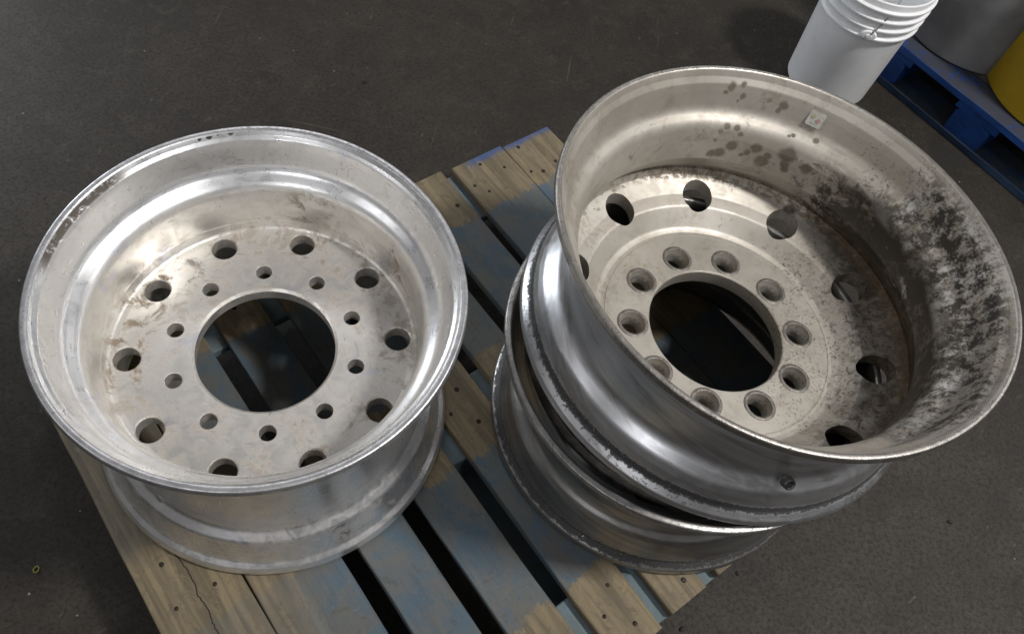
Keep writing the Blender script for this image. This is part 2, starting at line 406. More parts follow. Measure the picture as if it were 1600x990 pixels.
def make_left_wheel():
    root = empty('truck_wheel', (0, 0, H))
    tag(root, 'bright wide silver aluminium truck wheel standing alone on the left of the pallet', 'wheel', 'truck wheels on the pallet')
    P = [(.2995, .3800), (.2975, .3884), (.2890, .3880), (.2840, .3805), (.2785, .3755), (.2760, .3650), (.2670, .3230), (.2415, .3035), (.2380, .2720), (.2370, .2080),
         (.2370, .1950), (.2365, .0900), (.2600, .0660), (.2740, .0270), (.2800, .0080), (.2860, .0000), (.2930, .0010), (.2955, .0090), (.2910, .0190), (.2815, .0270),
         (.2690, .0680), (.2665, .0770), (.2500, .0910), (.2475, .1080), (.2475, .3000), (.2690, .3290), (.2860, .3660), (.2960, .3725)]
    R = [.004, .004, .006, .006, .006, .006, .030, .030, .02, .0, .0, .008, .008, .008, .006, .004, .004, .006, .008, .009, .012, .020, .018, .020, .012, .008, .008, .004]
    prof = densify(rounded(P, R), .012)
    def mat(r, z, i):
        if r > .2875 and z > .372: return 2
        # outside runs from the bottom lip up to the top lip
        return mats_side[i]
    # find outside part of the loop: after the lowest point of the loop up to the end
    lo = min(range(len(prof)), key=lambda i: prof[i][1])
    mats_side = [1 if i >= lo else 0 for i in range(len(prof))]
    bend = lambda a, r, z: (.0006 * math.cos(3 * a + 1) + .0005 * math.sin(5 * a)) * max(0, (z - .3) / .09)
    mesh_obj('rim', lathe(prof, 288, mat, bend), [M_left, M_left_out, M_left_edge], root, 40)
    zt = .2105
    D = [(.1110, zt), (.1070, zt - .004), (.1070, zt - .024), (.2250, zt - .026), (.2400, zt - .018), (.2400, zt + .016), (.2368, zt + .016), (.2340, zt + .003), (.2300, zt - .0006), (.222, zt - .0015), (.180, zt - .0008)]
    Rr = [0, 0, .001, .01, .001, 0, 0, .006, .003, .004, .005]
    dp = densify(rounded(D, Rr), .012)
    cuts = [(*polar(.142875, 1.2816, 10, k), [(.0129, zt - .06), (.0129, zt - .0012), (.0152, zt + .0012), (.0152, zt + .05)]) for k in range(10)]
    cuts += [(*polar(.2053, 1.2816 + PI / 10, 10, k), [(.0203, zt - .08), (.0203, zt - .0035), (.0226, zt - .0008), (.0240, zt + .012)]) for k in range(10)]
    carve('disc', lathe(dp, 240), cutter_bm(cuts), [M_left], root)
    vb = lathe([(.0006, .0014), (.004, .0012), (.0075, .0004), (.009, -.003), (.0006, -.003)], 28)
    v = mesh_obj('valve_boss', vb, M_left_out, root, 40); a = math.radians(-114)     # low boss in the drop well, front left
    v.matrix_local = Matrix.Translation((.2505 * math.cos(a), .2505 * math.sin(a), .094)) @ Vector((math.cos(a), math.sin(a), .75)).to_track_quat('Z', 'Y').to_matrix().to_4x4()
    return root

def make_top_wheel():
    tx, ty = .0631, .0396
    n = Vector((tx, ty, 1)).normalized(); e1 = Vector((1, 0, -tx)).normalized(); e2 = n.cross(e1)
    root = empty('truck_wheel')
    root.matrix_world = Matrix(((e1.x, e2.x, n.x, .6934), (e1.y, e2.y, n.y, .1862), (e1.z, e2.z, n.z, .2617 + H), (0, 0, 0, 1)))
    tag(root, 'large stained truck wheel with a dirty beige inside, tilted on top of the right stack', 'wheel', 'truck wheels on the pallet')
    P = [(.3360, .2440), (.3345, .2530), (.3270, .2535), (.3220, .2420), (.3150, .2330), (.3110, .2200), (.3035, .1900), (.2815, .1735), (.2755, .1520), (.2745, .1350), (.2735, .1050), (.2850, .0785),
         (.2965, .0610), (.2965, .0400), (.3020, .0200), (.3100, .0020), (.3160, -.0060), (.3245, -.0060), (.3278, .0020), (.3262, .0105), (.3150, .0225),
         (.3085, .0460), (.3025, .0590), (.2820, .0800), (.2803, .1060), (.2805, .1120), (.2840, .1560), (.3050, .1860), (.3215, .2220), (.3290, .2330)]
    R = [.004, .003, .005, .010, .010, .010, .026, .030, .012, .012, .012, .012, .006, .004, .006, .005, .004, .004, .005, .008, .008, .010, .026, .034, .014, .014, .014, .010, .008, .005]
    prof = densify(rounded(P, R), .012)
    lo = min(range(len(prof)), key=lambda i: prof[i][1])
    def mat(r, z, i):
        if r > .3275 and z > .232: return 2
        return 1 if i >= lo else 0
    ph = [.0010, .0012]
    bend = lambda a, r, z: (ph[0] * math.cos(3 * a - 1.0) + ph[1] * math.cos(4 * a + .6)) * max(0, (z - .18) / .07)
    mesh_obj('rim', lathe(prof, 288, mat, bend), [M_beige, M_dark, M_top_edge], root, 40)
    D = [(.1150, .0000), (.1130, -.0020), (.1130, -.0280), (.2100, -.0260), (.2350, .0020), (.2780, .0180), (.2985, .0300), (.2985, .0600), (.2925, .0600), (.2880, .0500),
         (.2780, .0440), (.2550, .0340), (.2330, .0290), (.2180, .0150), (.2050, .0030), (.1965, .0002), (.1915, .0002), (.1905, -.0010), (.1895, -.0010), (.1885, .0002)]
    Rr = [.001, .001, .001, .02, .02, .02, .002, .001, .0, .006, .008, .012, .012, .02, .016, .004, 0, 0, 0, 0]
    dp = densify(rounded(D, Rr), .010)
    cuts = []
    for k in range(10):
        x, y = polar(.142875, 1.4781, 10, k)
        cuts.append((x, y, [(.0155, -.08), (.0155, -.014), (.0172, -.010), (.0192, -.005), (.0205, .0006), (.0205, .02)]))
    for k in range(10):
        x, y = polar(.2530, 1.4781 + PI / 10, 10, k)
        cuts.append((x, y, [(.0272, -.1), (.0272, .2)]))
    carve('disc', lathe(dp, 240), cutter_bm(cuts), [M_beige], root)
    for k in range(10):                                   # worn ring pressed round each ball seat
        x, y = polar(.142875, 1.4781, 10, k)
        rp = [(.0207, -.004), (.0207, .0012), (.0222, .0016), (.0250, .0012), (.0262, .0004), (.0262, -.004)]
        o = mesh_obj('bolt_seat', lathe(rp, 40), M_seat, root, 30); o.location = (x, y, 0)
        sp = [(.0198, -.0055), (.0206, .0004), (.0210, .0004), (.0210, -.006), (.0160, -.0145), (.0152, -.0145), (.0170, -.0100)]
        o2 = mesh_obj('seat_bevel', lathe(sp, 40), M_bevel, o, 30)
    # valve collar on the outside
    a = math.radians(-75.9)
    vb = lathe([(.0045, .002), (.0045, .006), (.0062, .0075), (.0085, .006), (.0092, -.004), (.0045, -.004)], 28)
    v = mesh_obj('valve_collar', vb, plain('dark_brass', (0.13, 0.125, 0.12), .45, .7, 200), root, 30)
    v.matrix_local = Matrix.Translation((.2955 * math.cos(a), .2955 * math.sin(a), .0835)) @ Vector((math.cos(a), math.sin(a), .75)).to_track_quat('Z', 'Y').to_matrix().to_4x4()
    # small sticker on the bead seat
    a = math.atan2(.303, .071); up = Vector((.0185 * math.cos(a), .0185 * math.sin(a), .040)).normalized()
    tan = Vector((-math.sin(a), math.cos(a), 0)); nrm = tan.cross(up); nrm = -nrm if nrm.dot(Vector((math.cos(a), math.sin(a), 0))) > 0 else nrm
    base = Matrix((( -tan.x, up.x, nrm.x, 0), (-tan.y, up.y, nrm.y, 0), (-tan.z, up.z, nrm.z, 0), (0, 0, 0, 1)))
    c = Vector((.3095 * math.cos(a), .3095 * math.sin(a), .2135)) + nrm * .0022
    base.translation = c
    def patch(name, pts, th, mat, par):
        bm = bmesh.new()
        lo_ = [bm.verts.new((x, y, -.004)) for x, y in pts]; hi_ = [bm.verts.new((x, y, th)) for x, y in pts]
        bm.faces.new(hi_)
        for i in range(len(pts)): bm.faces.new((lo_[i], lo_[(i + 1) % len(pts)], hi_[(i + 1) % len(pts)], hi_[i]))
        bmesh.ops.recalc_face_normals(bm, faces=bm.faces)
        return mesh_obj(name, bm, mat, par, None, False)
    sq = rounded([(-.0135, -.0120), (.0125, -.0125), (.0130, .0120), (-.0130, .0125)], [.003] * 4, 4)
    st = patch('sticker', sq, .0003, plain('sticker_paper', (0.46, 0.455, 0.41), .6, 0, 120, .3), root); st.matrix_local = base
    dia = [(.0, -.0050), (.0045, 0), (.0, .0050), (-.0045, 0)]
    d1 = patch('sticker_mark', dia, .0008, plain('faded_red_ink', (0.42, 0.25, 0.22), .7), st); d1.location = (.0045, -.001, 0)
    circ = [(.0034 * math.cos(t * PI / 8), .0038 * math.sin(t * PI / 8)) for t in range(16)]
    d2 = patch('sticker_mark', circ, .0008, plain('faded_olive_ink', (0.36, 0.34, 0.24), .7), st); d2.location = (-.0052, .0035, 0)
    d3 = patch('sticker_mark', [(x * .8, y * .55) for x, y in circ], .0008, plain('faded_grey_ink', (0.42, 0.44, 0.38), .7), st); d3.location = (-.0025, -.0060, 0)
    return root

def make_low_wheel():
    root = empty('truck_wheel', (.6626, .154, H))
    tag(root, 'dull dark grey wheel rim lying flat under the stained wheel in the right stack', 'wheel', 'truck wheels on the pallet')
    Ht = .256
    P = [(.3110, Ht - .010), (.3085, Ht - .001), (.2990, Ht), (.2900, Ht - .018), (.2690, Ht - .062), (.2600, Ht - .075), (.2480, Ht - .095), (.2440, .1300), (.2460, .0950), (.2620, .0680),
         (.2740, .0260), (.2830, .0070), (.2900, .0000), (.2985, .0000), (.3028, .0070), (.3000, .0170), (.2880, .0270), (.2745, .0700), (.2700, .0790), (.2600, .0880), (.2555, .1060),
         (.2550, .1300), (.2570, Ht - .095), (.2760, Ht - .066), (.2900, Ht - .028), (.2990, Ht - .016)]
    R = [.004, .004, .005, .008, .008, .010, .012, .012, .012, .010, .008, .006, .004, .005, .007, .008, .007, .012, .018, .018, .012, .012, .012, .008, .008, .004]
    prof = densify(rounded(P, R), .012)
    def mat(r, z, i): return 1 if (z > Ht - .02 and r > .296) else 0
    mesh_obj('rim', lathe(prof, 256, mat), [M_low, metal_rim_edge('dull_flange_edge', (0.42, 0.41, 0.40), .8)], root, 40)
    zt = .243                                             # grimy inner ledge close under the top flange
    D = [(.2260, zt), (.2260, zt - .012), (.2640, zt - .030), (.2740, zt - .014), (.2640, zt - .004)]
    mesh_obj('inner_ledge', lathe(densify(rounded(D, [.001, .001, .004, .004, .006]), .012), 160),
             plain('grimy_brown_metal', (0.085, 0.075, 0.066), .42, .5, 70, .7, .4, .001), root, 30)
    return root

# ------------------------------------------------------------------ floor
def make_floor():
    m = NT('worn_concrete'); ob = m.obj
    big = m.noise(ob, 1.3, 5, .6, .4); mid = m.noise(ob, 9, 7, .68, .5); fine = m.noise(ob, 120, 5, .7); grit = m.noise(ob, 520, 3, .65)
    base = m.mix(m.step(big, .36, .62), (0.0165, 0.0132, 0.0102), (0.0300, 0.0245, 0.0192))
    base = m.mix(m.mul(m.step(mid, .42, .66), .55), base, (0.0110, 0.0088, 0.0068))
    base = m.mix(m.mul(m.step(m.noise(m.vm('ADD', ob, (6.2, 2.9, 0)), 4.2, 7, .7, .8), .52, .66), .55), base, (0.0400, 0.0335, 0.0270))
    base = m.mix(m.mul(m.step(m.noise(m.vm('ADD', ob, (3.2, 7.9, 0)), 19, 7, .74, .5), .52, .64), .50), base, (0.0480, 0.0405, 0.0330))
    base = m.mix(m.mul(m.step(m.noise(ob, 34, 8, .8, .4), .52, .64), .45), base, (0.0364, 0.0293, 0.0216))
    base = m.mix(m.mul(m.step(m.noise(ob, 75, 7, .8, 1.0), .53, .62), .55), base, (0.0073, 0.0057, 0.0042))
    base = m.mix(m.mul(m.step(fine, .48, .62), .65), base, (0.0084, 0.0065, 0.0048))
    base = m.mix(m.mul(m.step(m.noise(ob, 210, 5, .75), .56, .64), .5), base, (0.0434, 0.0359, 0.0270))
    base = m.mix(m.mul(m.step(grit, .58, .66), .6), base, (0.0665, 0.0559, 0.0432))
    wear = m.noise(m.vm('MULTIPLY', m.vm('ADD', ob, (.4, .9, 0)), (3.0, 46, 1)), 1.0, 5, .7, .6)
    wear2 = m.noise(m.vm('MULTIPLY', m.vm('ADD', ob, (2.4, .3, 0)), (38, 4.5, 1)), 1.0, 5, .7, .8)
    base = m.mix(m.mul(m.mx(m.step(wear, .64, .72), m.step(wear2, .66, .74)), m.step(m.noise(ob, 5, 3, .6), .48, .60), .40), base, (0.0525, 0.0439, 0.0336))
    for sc, dst, w, cx in ((3.1, 1.2, .0016, .10), (5.3, .7, .0013, .9), (8.5, .6, .0017, 2.2)):
        v = m.vm('ADD', m.vm('MULTIPLY', ob, (1, 1 if cx < 1 else .35, 1)), (cx * 7.1, cx * 3.3, 0))
        s_ = m.math('ABSOLUTE', m.math('SUBTRACT', m.noise(v, sc, .8, .3, dst), .5))
        s_ = m.mul(m.step(s_, w * .3, w, 1.0, 0.0), m.step(m.noise(v, sc * 2.3, 2, .5), .53, .63), m.step(fine, .35, .6))
        base = m.mix(m.mul(s_, .22), base, (0.10, 0.088, 0.075))
    specks = m.mul(m.step(m.voro(ob, 34, 'F1'), .05, .09, 1.0, 0.0), m.step(m.noise(ob, 17, 2, .5), .60, .66))
    base = m.mix(m.mul(specks, .8), base, (0.28, 0.27, 0.25))
    dsp = m.mul(m.step(m.voro(m.vm('ADD', ob, (3.3, 1.7, 0)), 21, 'F1'), .05, .10, 1.0, 0.0), m.step(m.noise(ob, 11, 2, .5), .58, .64))
    base = m.mix(m.mul(dsp, .8), base, (0.018, 0.016, 0.015))
    # oil patch on the floor beside the blue pallet
    nz = m.vm('SCALE', m.vm('SUBTRACT', m.noise(ob, 14, 4, .6, 0, True), (.5, .5, .5)), .09)
    P = m.vm('ADD', ob, nz); oil = None
    for (c, rr) in (((1.42, 1.170, 0), .050), ((1.445, 1.150, 0), .040), ((1.395, 1.205, 0), .032), ((1.30, 1.31, 0), .03), ((1.335, 1.285, 0), .022)):
        d = m.step(m.vm('DISTANCE', P, c), rr * .6, rr, 1.0, 0.0); oil = d if oil is None else m.math('MAXIMUM', oil, d)
    base = m.mix(m.mul(oil, .85), base, (0.020, 0.018, 0.016))
    for k, (dx, dy, ax, ay) in enumerate(((.4, .9, 1, 34), (2.4, .3, 30, 1.2), (5.1, 4.2, 9, 22), (7.7, 1.3, 26, 7))):
        v = m.vm('ADD', ob, (dx, dy, 0))
        if k > 1:
            rx, ry, rz_ = m.sep(v); cs, sn = math.cos(.8 * k), math.sin(.8 * k)
            v = m.comb(m.add(m.math('MULTIPLY', rx, cs), m.math('MULTIPLY', ry, sn)), m.add(m.math('MULTIPLY', rx, -sn), m.math('MULTIPLY', ry, cs)), 0.0)
        ln = m.noise(m.vm('MULTIPLY', v, (ax * 3.2, ay * 3.2, 1)), 1.0, 2, .5, .1)
        ln = m.mul(m.step(ln, .70, .74), m.step(m.noise(v, 3.4, 3, .6), .50, .58), .5)
        base = m.mix(ln, base, (0.085, 0.073, 0.060))
    blots = m.mul(m.step(m.noise(m.vm('ADD', ob, (1.9, 8.8, 0)), 13, 6, .7, .7), .63, .70), .7)
    base = m.mix(blots, base, (0.0085, 0.0068, 0.0054))
    h = m.add(m.math('MULTIPLY', mid, .12), m.add(m.math('MULTIPLY', fine, .5), m.math('MULTIPLY', grit, .5)))
    mat = m.out(base, m.mixf(m.step(fine, .35, .7), .60, .72), 0.0, m.bump(h, .35, .0025), .35)
    bm = bmesh.new()
    vs = [bm.verts.new(p) for p in ((-12, -12, 0), (12, -12, 0), (12, 12, 0), (-12, 12, 0))]
    bm.faces.new(vs)
    return structure(mesh_obj('floor', bm, mat, None, None, False))

# ------------------------------------------------------------------ pallet
RZ = -math.radians(43.4)
def wood_mat(name, deck=True, blue=(0.066, 0.104, 0.138), wood=(0.215, 0.170, 0.103), under=False):
    m = NT(name); u, v, z = m.sep(m.obj)
    inf = m.t.nodes.new('ShaderNodeObjectInfo'); rnd = inf.outputs['Random']
    off = m.comb(m.math('MULTIPLY', rnd, 13.0), m.math('MULTIPLY', rnd, 7.0), m.math('MULTIPLY', rnd, 5.0))
    P = m.vm('ADD', m.obj, off)
    g = m.noise(m.vm('MULTIPLY', P, (6, 130, 130)), 1.0, 5, .6, .8)
    g2 = m.noise(m.vm('MULTIPLY', P, (2.2, 34, 34)), 1.0, 4, .6, 1.4)
    fig = m.noise(m.vm('MULTIPLY', P, (9, 26, 26)), 1.0, 3, .5, 2.2)
    blot = m.noise(P, 16, 6, .68, .6); fine = m.noise(P, 190, 4, .65)
    w = m.mix(m.step(g2, .35, .66), wood, tuple(c * .55 for c in wood))
    w = m.mix(m.mul(m.step(g, .45, .7), .5), w, tuple(c * .45 for c in wood))
    w = m.mix(m.mul(m.step(fig, .56, .60), m.step(fig, .60, .66, 1.0, 0.0), .22), w, tuple(min(1, c * 1.5) for c in wood))
    w = m.mix(m.mul(m.step(blot, .50, .70), .6), w, (0.125, 0.105, 0.080))
    p = m.mix(m.step(blot, .36, .62), blue, (0.105, 0.108, 0.106))
    p = m.mix(m.mul(m.step(m.noise(P, 7, 4, .6, .5), .5, .68), .8), p, (0.125, 0.130, 0.112))
    p = m.mix(m.mul(m.step(g, .5, .72), .35), p, (0.055, 0.058, 0.060))
    p = m.mix(m.mul(m.step(m.noise(m.vm('MULTIPLY', P, (4, 11, 11)), 1.0, 6, .7, .7), .53, .62), .6), p, (0.120, 0.112, 0.092))
    p = m.mix(m.mul(m.step(m.noise(m.vm('MULTIPLY', P, (5, 13, 13)), 1.4, 6, .7, .7), .57, .64), .6), p, (0.055, 0.105, 0.160))
    scuff = m.math('ABSOLUTE', m.math('SUBTRACT', m.noise(P, 15, 1.5, .4, 2.0), .5))
    scuff = m.mul(m.step(scuff, .001, .004, 1.0, 0.0), m.step(m.noise(P, 34, 2, .5), .54, .62))
    p = m.mix(m.mul(scuff, .5), p, (0.17, 0.17, 0.165))
    p = m.mix(m.mul(m.step(fine, .60, .70), .55), p, (0.04, 0.04, 0.04))
    p = m.mix(m.mul(m.step(m.noise(P, 42, 6, .75, .9), .56, .66), .5), p, (0.062, 0.058, 0.052))
    p = m.mix(m.mul(m.step(m.noise(P, 75, 4, .7, 1.2), .66, .70), .45), p, (0.21, 0.21, 0.20))
    w = m.mix(m.mul(m.step(m.noise(P, 42, 6, .75, .9), .54, .66), .55), w, (0.085, 0.068, 0.048))
    w = m.mix(m.mul(m.step(m.noise(m.vm('MULTIPLY', P, (14, 70, 70)), 1.0, 4, .7), .66, .72), .5), w, (0.36, 0.32, 0.25))
    if deck:
        e_ = m.add(m.math('MULTIPLY', m.math('SUBTRACT', m.noise(P, 24, 5, .65), .5), .055),
                   m.add(m.math('MULTIPLY', m.math('SUBTRACT', g, .5), .030), m.math('MULTIPLY', m.math('SUBTRACT', fine, .5), .03)))
        ue = m.add(u, e_)
        bare = m.mx(m.step(ue, -.168, -.158, 1.0, 0.0), m.band(ue, .105, .270, .005), m.step(ue, .533, .543))
        flake = m.mul(m.step(m.noise(m.vm('MULTIPLY', P, (5, 40, 40)), 1.0, 6, .75, .8), .60, .63), m.step(m.noise(P, 9, 3, .5), .45, .6), .8)
        bare = m.mx(bare, flake)
        bare = m.mx(bare, m.mul(m.step(v, -.06, -.17), .75))
        b = m.mix(bare, p, w)
        edgeblue = m.mul(m.step(m.add(u, m.math('MULTIPLY', e_, .6)), -.288, -.270, 1.0, 0.0), m.step(v, .60, .64), m.step(v, .80, .83, 1.0, 1.0))
        b = m.mix(m.mul(edgeblue, .85), b, (0.035, 0.075, 0.20))
        # a split running down the first board
        cr = m.add(m.math('SUBTRACT', v, -.2555), m.math('MULTIPLY', m.math('SUBTRACT', m.noise(m.comb(u, 0, 0), 13, 4, .6), .5), .030))
        crack = m.mul(m.step(m.math('ABSOLUTE', cr), .0004, .0014, 1.0, 0.0), m.step(u, .12, .15))
        b = m.mix(crack, b, (0.012, 0.010, 0.008))
        h = m.add(m.add(m.math('MULTIPLY', g, .7), m.math('MULTIPLY', fine, .3)), m.math('MULTIPLY', crack, -2.0))
    else:
        b = m.mix(m.step(blot, .55, .7), p, w) if not under else m.mix(m.step(blot, .6, .72), m.mix(.5, p, (0.13, 0.19, 0.22)), w)
        h = m.add(m.math('MULTIPLY', g, .7), m.math('MULTIPLY', fine, .3))
    return m.out(b, .74, 0.0, m.bump(h, .45, .0018))
M_deck = wood_mat('painted_worn_board'); M_under = wood_mat('painted_cross_board', False, (0.14, 0.20, 0.235), under=True)

def board_bm(u0, u1, v0, v1, z0, z1, along='u', step=.03, jit=.0012, bev=.0018, seed=0):
    """a board with slightly wandering edges; bevelled"""
    L = (u1 - u0) if along == 'u' else (v1 - v0)
    n = max(1, int(L / step)); bm = bmesh.new(); rings = []
    for i in range(n + 1):
        t = i / n
        ends = (-jit if i == 0 else jit if i == n else 0)
        def J(k): return jit * 1.6 * mnoise.noise((t * L * 9 + seed * 3.7, k * 5.1, seed * 1.3))
        a, b = (v0, v1) if along == 'u' else (u0, u1)
        c = (u0 if along == 'u' else v0) + t * L
        prof = [(a + bev + J(1), z0), (b - bev + J(2), z0), (b + J(2), z0 + bev), (b + J(3), z1 - bev), (b - bev + J(3), z1 + J(7) * .15), (a + bev + J(4), z1 + J(8) * .15), (a + J(4), z1 - bev), (a + J(5), z0 + bev)]
        rings.append([bm.verts.new((c + J(6) * .2, q, zz) if along == 'u' else (q, c + J(6) * .2, zz)) for q, zz in prof])
    for A, B in zip(rings, rings[1:]):
        for k in range(8): bm.faces.new((A[k], A[(k + 1) % 8], B[(k + 1) % 8], B[k]))
    bm.faces.new(rings[0]); bm.faces.new(rings[-1][::-1])
    bmesh.ops.recalc_face_normals(bm, faces=bm.faces)
    return bm
BOARDS = [(-.327, -.187, -.300, .672), (-.185, -.0445, -.296, .668), (-.0135, .0765, -.298, .672), (.1085, .198, -.296, .670), (.2300, .324, -.297, .676), (.3515, .4310, -.300, .670),
          (.4620, .5560, -.302, .668), (.5795, .7120, -.296, .664), (.7140, .842, -.290, .660)]
NAILS = [(-0.275, 0.641), (-0.242, 0.683), (-0.202, 0.727), (-0.273, 0.745), (-0.204, 0.614), (-0.232, 0.596), (-0.198, 0.793), (-0.207, 0.533), (-0.190, 0.751), (0.144, 0.286), (0.179, 0.249), (0.218, 0.283),
         (0.573, 0.292), (0.608, 0.255), (0.645, 0.29), (0.144, -0.282), (0.217, -0.228), (0.218, -0.292), (.60, .385), (.64, .405), (-.24, -.29), (-.25, -.215), (.60, -.29), (.61, -.225), (.60, .03), (.62, .15),
         (-.22, .03), (-.24, .15), (.17, .03), (.2, .15), (.6, -.12), (-.25, -.12), (.19, -.12), (.19, .39), (.2, .51), (.19, .65), (.19, .78), (.61, .51), (.6, .65), (.61, .78), (-.23, .39), (-.23, .26)]
def make_pallet():
    root = empty('wooden_pallet', (0, 0, H), RZ)
    tag(root, 'worn wooden pallet with faded blue-grey boards under the truck wheels', 'pallet')
    M_nail = plain('dark_rusty_nail', (0.035, 0.026, 0.020), .6, .5, 300)
    nb = cutter_bm([(0, 0, [(.0044, -.006), (.0044, .0006), (.0036, .0013), (.0014, .0016)])], 14)
    nail_me = None
    for i, (v0, v1, u0, u1) in enumerate(BOARDS):
        b = mesh_obj('deck_board', board_bm(u0, u1, v0, v1, -.020, 0, 'u', seed=i + 1), M_deck, root, 30)
        for (nu, nv) in NAILS:
            if v0 < nv < v1:
                if nail_me is None:
                    o = mesh_obj('nail', nb, M_nail, b, 35); nail_me = o.data
                else:
                    o = link(bpy.data.objects.new('nail', nail_me), b)
                o.location = (nu, nv, 0); o.rotation_euler = (random.uniform(-.2, .2), random.uniform(-.2, .2), 0)
                s = random.uniform(.8, 1.15); o.scale = (s, s * random.uniform(.8, 1), 1)
    CR = ((-.294, -.166), (.123, .256), (.549, .668)); BL = ((-.322, -.20), (.20, .335), (.705, .832))
    for i, (u0, u1) in enumerate(CR):
        mesh_obj('cross_board', board_bm(u0, u1, -.320, .830, -.0405, -.0205, 'v', seed=20 + i), M_under, root, 30)
        for j, (v0, v1) in enumerate(BL):
            mesh_obj('block', board_bm(u0 + .004, u1 - .004, v0, v1, -.119, -.041, 'v', seed=30 + 3 * i + j), M_under, root, 30)
    for j, (v0, v1) in enumerate(BL):
        mesh_obj('bottom_board', board_bm(-.294, .665, v0 + .01, v1 - .01, -.1395, -.1195, 'u', seed=50 + j), M_under, root, 30)
    return root

# ------------------------------------------------------------------ blue pallet, pails and drum behind
def make_blue_pallet():
    root = empty('blue_pallet', (0, 0, H), RZ)
    tag(root, 'blue painted pallet on the floor behind the white pail', 'pallet')
    def blue_mat(name, top, c0=(0.003, 0.034, 0.16), c1=(0.004, 0.055, 0.25)):
        m = NT(name); u, v, z = m.sep(m.obj)
        P = m.vm('MULTIPLY', m.obj, (3, 9, 9)); n = m.noise(P, 6, 6, .7, .6); n2 = m.noise(m.obj, 60, 5, .7)
        b = m.mix(m.step(n, .35, .65), c0, c1)
        geo = m.t.nodes.new('ShaderNodeNewGeometry'); nz_ = m.sep(geo.outputs['Normal'])[2]
        worn = m.mul(m.step(nz_, .5, .9), m.step(m.add(n2, m.math('MULTIPLY', m.noise(m.obj, 9, 4, .6), .6)), .58 if top else .66, .78 if top else .9))
        worn = m.mx(worn, m.mul(m.step(n2, .64, .74), .4))
        b = m.mix(m.mul(worn, .9), b, (0.040, 0.040, 0.043))
        return m.out(b, .62, 0, m.bump(n2, .3, .002))
    Mt = blue_mat('chipped_blue_paint', True); Mf = blue_mat('blue_paint', False)
    Mb = blue_mat('dull_blue_paint', False, (0.008, 0.028, 0.070), (0.016, 0.042, 0.085))
    dirty = plain('dirty_bare_board', (0.15, 0.138, 0.122), .8, 0, 40, .5)
    for i, (v0, v1) in enumerate(((1.875, 1.965), (1.995, 2.085), (2.115, 2.205), (2.235, 2.325), (2.355, 2.445), (2.475, 2.57))):
        mesh_obj('deck_board', board_bm(-.13, .86, v0, v1, -.030, -.010, 'u', seed=60 + i, jit=.002), Mt if i == 0 else [dirty], root, 30)
    for i, u0 in enumerate((-.12, .163, .72)):
        mesh_obj('cross_board', board_bm(u0 - .01, u0 + .12, 1.877, 2.565, -.0500, -.0305, 'v', seed=70 + i), Mf, root, 30)
        for j, v0 in enumerate((1.877, 2.16, 2.46)):
            bm = board_bm(u0, u0 + .106, v0, v0 + .10, -.1190, -.0505, 'v', bev=.006, seed=73 + 3 * i + j)
            mesh_obj('block', bm, Mf, root, 30)
    for j, v0 in enumerate((1.875, 2.16, 2.46)):
        mesh_obj('bottom_board', board_bm(-.13, .86, v0, v0 + .10, -.1395, -.1195, 'u', seed=90 + j, jit=.002), Mb, root, 30)
    return root

